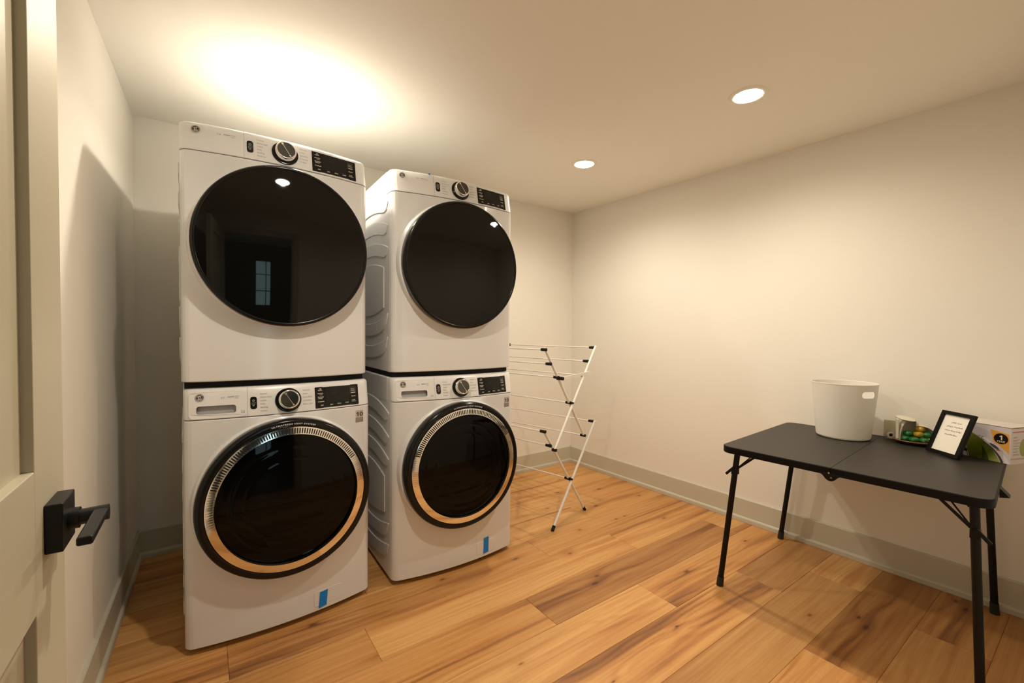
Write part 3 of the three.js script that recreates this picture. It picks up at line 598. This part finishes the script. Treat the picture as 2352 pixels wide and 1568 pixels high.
{ // dish, tub and pods
  const c = [3.165, 2.520], face = Math.atan2(-0.85, 0.35);
  const dish = thing('dish', 'dark brown glazed oval dish under the open white tub', 'dish', [c[0], TY, c[1]], face);
  part('bowl', latheY([[0.0001, 0], [0.060, 0], [0.072, 0.006], [0.086, 0.016], [0.083, 0.0175], [0.070, 0.010], [0.0001, 0.008]], 64).scale(1.02, 1, 0.76), M.dish, dish);
  part('rim', new THREE.TorusGeometry(0.0845, 0.0032, 10, 72).rotateX(Math.PI / 2).scale(1.02, 1, 0.76).translate(0, 0.0185, 0), M.dishRim, dish, 'reddish brown glazed rim');
  const tub = thing('pod_tub', 'open cream scoop-shaped tub holding green and yellow pods', 'tub', [c[0], TY + 0.0185, c[1]], face);
  // hood: a shell of revolution left open towards the room, its edge falling to the right
  const hood = (off) => gridGeo(48, 16, (u, v) => { const a = 0.30 - (2 * Math.PI - 2.25) * u, th = v * Math.PI / 2, r = 0.078 - off, hgt = 0.108 - 0.034 * (0.5 + 0.5 * Math.cos(a - 0.2)); return [r * Math.cos(th) ** 0.55 * Math.cos(a), (hgt - off) * Math.sin(th), r * 0.72 * Math.cos(th) ** 0.55 * Math.sin(a)]; });
  part('hood', [hood(0), hood(0.003)], M.cream, tub);
  part('lid', latheY([[0.0001, 0.006], [0.030, 0.006], [0.037, 0.003], [0.038, 0], [0.0001, 0]], 48).scale(1.05, 1, 0.8).rotateZ(-0.16).rotateX(0.20).translate(-0.040, 0.104, 0.004), M.cream, tub);
  part('side_wall', rbox(0.009, 0.098, 0.030, 0.003, -0.074, 0.055, 0.020), M.cream, tub);
  const pod = new THREE.SphereGeometry(1, 24, 16); { const p = pod.attributes.position; for (let i = 0; i < p.count; i++) { const f = (q) => Math.sign(q) * Math.abs(q) ** 0.62; p.setXYZ(i, f(p.getX(i)) * 0.019, p.getY(i) * 0.013, f(p.getZ(i)) * 0.016); } pod.computeVertexNormals(); }
  const spots = [[-0.044, 0.016, 0.018, 0], [-0.012, 0.015, 0.030, 0], [0.026, 0.015, 0.026, 0], [0.052, 0.015, 0.006, 1], [-0.030, 0.040, 0.004, 0], [0.008, 0.040, 0.008, 2], [0.042, 0.040, 0.000, 0], [0.018, 0.064, -0.006, 2], [-0.010, 0.038, -0.018, 1]];
  const podLabels = ['green laundry pod piled with others inside the open cream tub', 'lime green laundry pod at the edge inside the open white tub', 'yellow laundry pod on top inside the open white tub'];
  for (const [x, y, z, k] of spots) {
    const cs = Math.cos(face), sn = Math.sin(face), q = thing('laundry_pod', podLabels[k], 'laundry pod', [c[0] + x * cs + z * sn, TY + 0.012 + y, c[1] - x * sn + z * cs], face + rnd() * 1.2, 'laundry pods in the white tub');
    part('capsule', pod, [M.podGreen, M.podLime, M.podYellow][k], q);
  }
}
{ // framed note leaning back on its strut
  const e = [-0.624, 0.779], t = thing('framed_note', 'handwritten note in a black frame tilted back on the table', 'frame', [2.998, TY, 2.646], Math.atan2(-0.779, -0.624));
  const w = 0.150, h = 0.200, b = 0.014, lean = -0.36, d = 0.014;
  const tilt = (g) => g.rotateX(lean).translate(0, 0.003, 0);
  const fr = new THREE.Shape([new THREE.Vector2(-w / 2, 0), new THREE.Vector2(w / 2, 0), new THREE.Vector2(w / 2, h), new THREE.Vector2(-w / 2, h)]);
  fr.holes.push(new THREE.Path([new THREE.Vector2(-w / 2 + b, b), new THREE.Vector2(-w / 2 + b, h - b), new THREE.Vector2(w / 2 - b, h - b), new THREE.Vector2(w / 2 - b, b)]));
  part('border', tilt(new THREE.ExtrudeGeometry(fr, { depth: d - 0.003, bevelEnabled: true, bevelThickness: 0.0015, bevelSize: 0.001, bevelSegments: 2 }).translate(0, 0, 0)), M.frameBlack, t);
  const note = canvasTex(512, 720, (x, W, Hh) => {
    x.fillStyle = '#f4efe2'; x.fillRect(0, 0, W, Hh); x.strokeStyle = '#4a463f'; x.lineWidth = 5; x.lineCap = 'round';
    let s = 7; const r = () => { s = (s * 16807) % 2147483647; return s / 2147483647; };
    const word = (px, py, len) => { x.beginPath(); x.moveTo(px, py); let q = px; while (q < px + len) { const up = r() > 0.72 ? 30 : r() > 0.8 ? -22 : 13; x.quadraticCurveTo(q + 3, py - up, q + 9, py - up * 0.2); x.quadraticCurveTo(q + 11, py + 6, q + 15, py - 3); q += 15; } x.stroke(); };
    for (const [px, py, len] of [[180, 150, 90], [290, 146, 70], [120, 228, 120], [262, 224, 140], [110, 306, 96], [222, 304, 80], [318, 300, 96], [140, 384, 80], [238, 382, 40], [296, 380, 70]]) word(px, py, len);
  });
  part('note_paper', tilt(new THREE.PlaneGeometry(w - 2 * b + 0.004, h - 2 * b + 0.004).translate(0, h / 2, 0.004)), mat(lin(1, 1, 1), 0.25, { map: note }), t, 'cream paper with handwriting');
  part('backing', tilt(box(w - 0.01, h - 0.01, 0.003, 0, h / 2, 0.0012)), M.blackMatt, t);
  part('strut', flatBar(V(0, 0.135, -0.054), V(0, 0.002, -0.064), 0.003, 0.040, V(0, 0, 1)), M.blackMatt, t);
}
{ // printed carton overhanging the table corner
  const ux = 0.34, uz = -0.94, t = thing('iron_carton', 'white and green printed carton showing an iron, overhanging the table corner', 'box', [3.051, TY, 2.840], 0);
  const Lf = 0.235, D = 0.150, Hc = 0.150;
  // local axes: +X runs from the far end of the printed face to the near corner, +Z out of that face
  t.rotation.y = Math.atan2(uz, -ux); // maps local +X to (-ux, -uz)
  const front = canvasTex(1024, 654, (x, w, h) => {
    x.fillStyle = '#cfc6c8'; x.fillRect(0, 0, w, h);
    x.fillStyle = '#2c2a26'; x.fillRect(0, 430, 345, 224); x.fillStyle = '#7e1512'; x.fillRect(0, 360, 345, 100); x.fillStyle = '#1d3a30'; x.fillRect(150, 510, 260, 60); x.fillStyle = '#e6e2da'; x.fillRect(250, 470, 22, 70);
    // green soleplate photo
    const g = x.createLinearGradient(430, 200, 800, 654); g.addColorStop(0, '#b7bd6a'); g.addColorStop(0.35, '#6f7d1a'); g.addColorStop(0.7, '#4d5c12'); g.addColorStop(1, '#b9c466');
    x.fillStyle = g; x.beginPath(); x.moveTo(352, 110); x.quadraticCurveTo(370, 420, 440, 654); x.lineTo(880, 654); x.quadraticCurveTo(780, 360, 480, 190); x.closePath(); x.fill();
    x.fillStyle = 'rgba(20,30,10,0.55)'; x.beginPath(); x.moveTo(610, 380); x.quadraticCurveTo(700, 500, 730, 654); x.lineTo(620, 654); x.quadraticCurveTo(650, 520, 610, 380); x.fill();
    x.strokeStyle = '#2a2a26'; x.lineWidth = 9; x.beginPath(); x.moveTo(348, 100); x.quadraticCurveTo(352, 420, 420, 654); x.stroke();
    x.strokeStyle = '#57524d'; x.lineWidth = 34; x.beginPath(); x.moveTo(640, 330); x.quadraticCurveTo(850, 440, 915, 654); x.stroke();
    x.strokeStyle = '#e2dcdc'; x.lineWidth = 62; x.beginPath(); x.moveTo(640, 250); x.quadraticCurveTo(850, 380, 985, 654); x.stroke();
    x.fillStyle = '#5e5358'; x.beginPath(); x.ellipse(800, 372, 78, 24, 0.62, 0, 7); x.fill(); x.fillStyle = '#b1352c'; x.fillRect(830, 424, 54, 16);
    x.strokeStyle = '#4d474b'; x.lineWidth = 8; x.beginPath(); x.arc(650, 252, 34, 1.6, 4.6); x.stroke(); x.fillStyle = '#3c373b'; x.fillRect(560, 214, 44, 9);
    x.fillStyle = '#e0a244'; x.beginPath(); x.moveTo(730, 60); x.lineTo(1000, 110); x.lineTo(1005, 470); x.lineTo(880, 350); x.lineTo(780, 200); x.closePath(); x.fill();
    x.fillStyle = '#e59a3a'; x.beginPath(); x.arc(888, 214, 118, 0, 7); x.fill(); x.fillStyle = '#14110d'; x.beginPath(); x.arc(888, 210, 98, 0, 7); x.fill();
    script(x, '1', 858, 232, 118, '#eee6d6', 'bold'); script(x, 'YEAR', 824, 280, 48, '#d8cfae', 'bold italic');
  });
  const side = canvasTex(768, 768, (x, w, h) => {
    x.fillStyle = '#d3c8c4'; x.fillRect(0, 0, w, h); x.fillStyle = '#b8455a'; x.fillRect(40, 66, 660, 22); x.fillStyle = '#8d8380';
    for (let i = 0; i < 7; i++) { x.fillRect(70, 180 + i * 62, 150 + (i * 53) % 120, 12); x.fillRect(70, 202 + i * 62, 110 + (i * 37) % 120, 9); }
    x.fillStyle = '#8d9247'; x.beginPath(); x.ellipse(420, 430, 130, 190, 0, 0, 7); x.fill(); x.fillStyle = '#b5a79f'; x.fillRect(0, 640, w, 40);
  });
  const fm = mat(lin(1, 1, 1), 0.32, { map: front }), sm = mat(lin(1, 1, 1), 0.4, { map: side }), plain = mat(lin(0.66, 0.60, 0.55), 0.45);
  part('carton_body', new THREE.BoxGeometry(Lf, Hc, D).translate(-Lf / 2, Hc / 2, -D / 2), [sm, plain, plain, plain, fm, plain], t);
  part('top_flap', rbox(Lf - 0.002, 0.003, D * 0.96, 0.0008, -Lf / 2, Hc + 0.0035, -D / 2 - 0.002), plain, t);
}
scene.environment = null;
renderer.render(scene, camera);
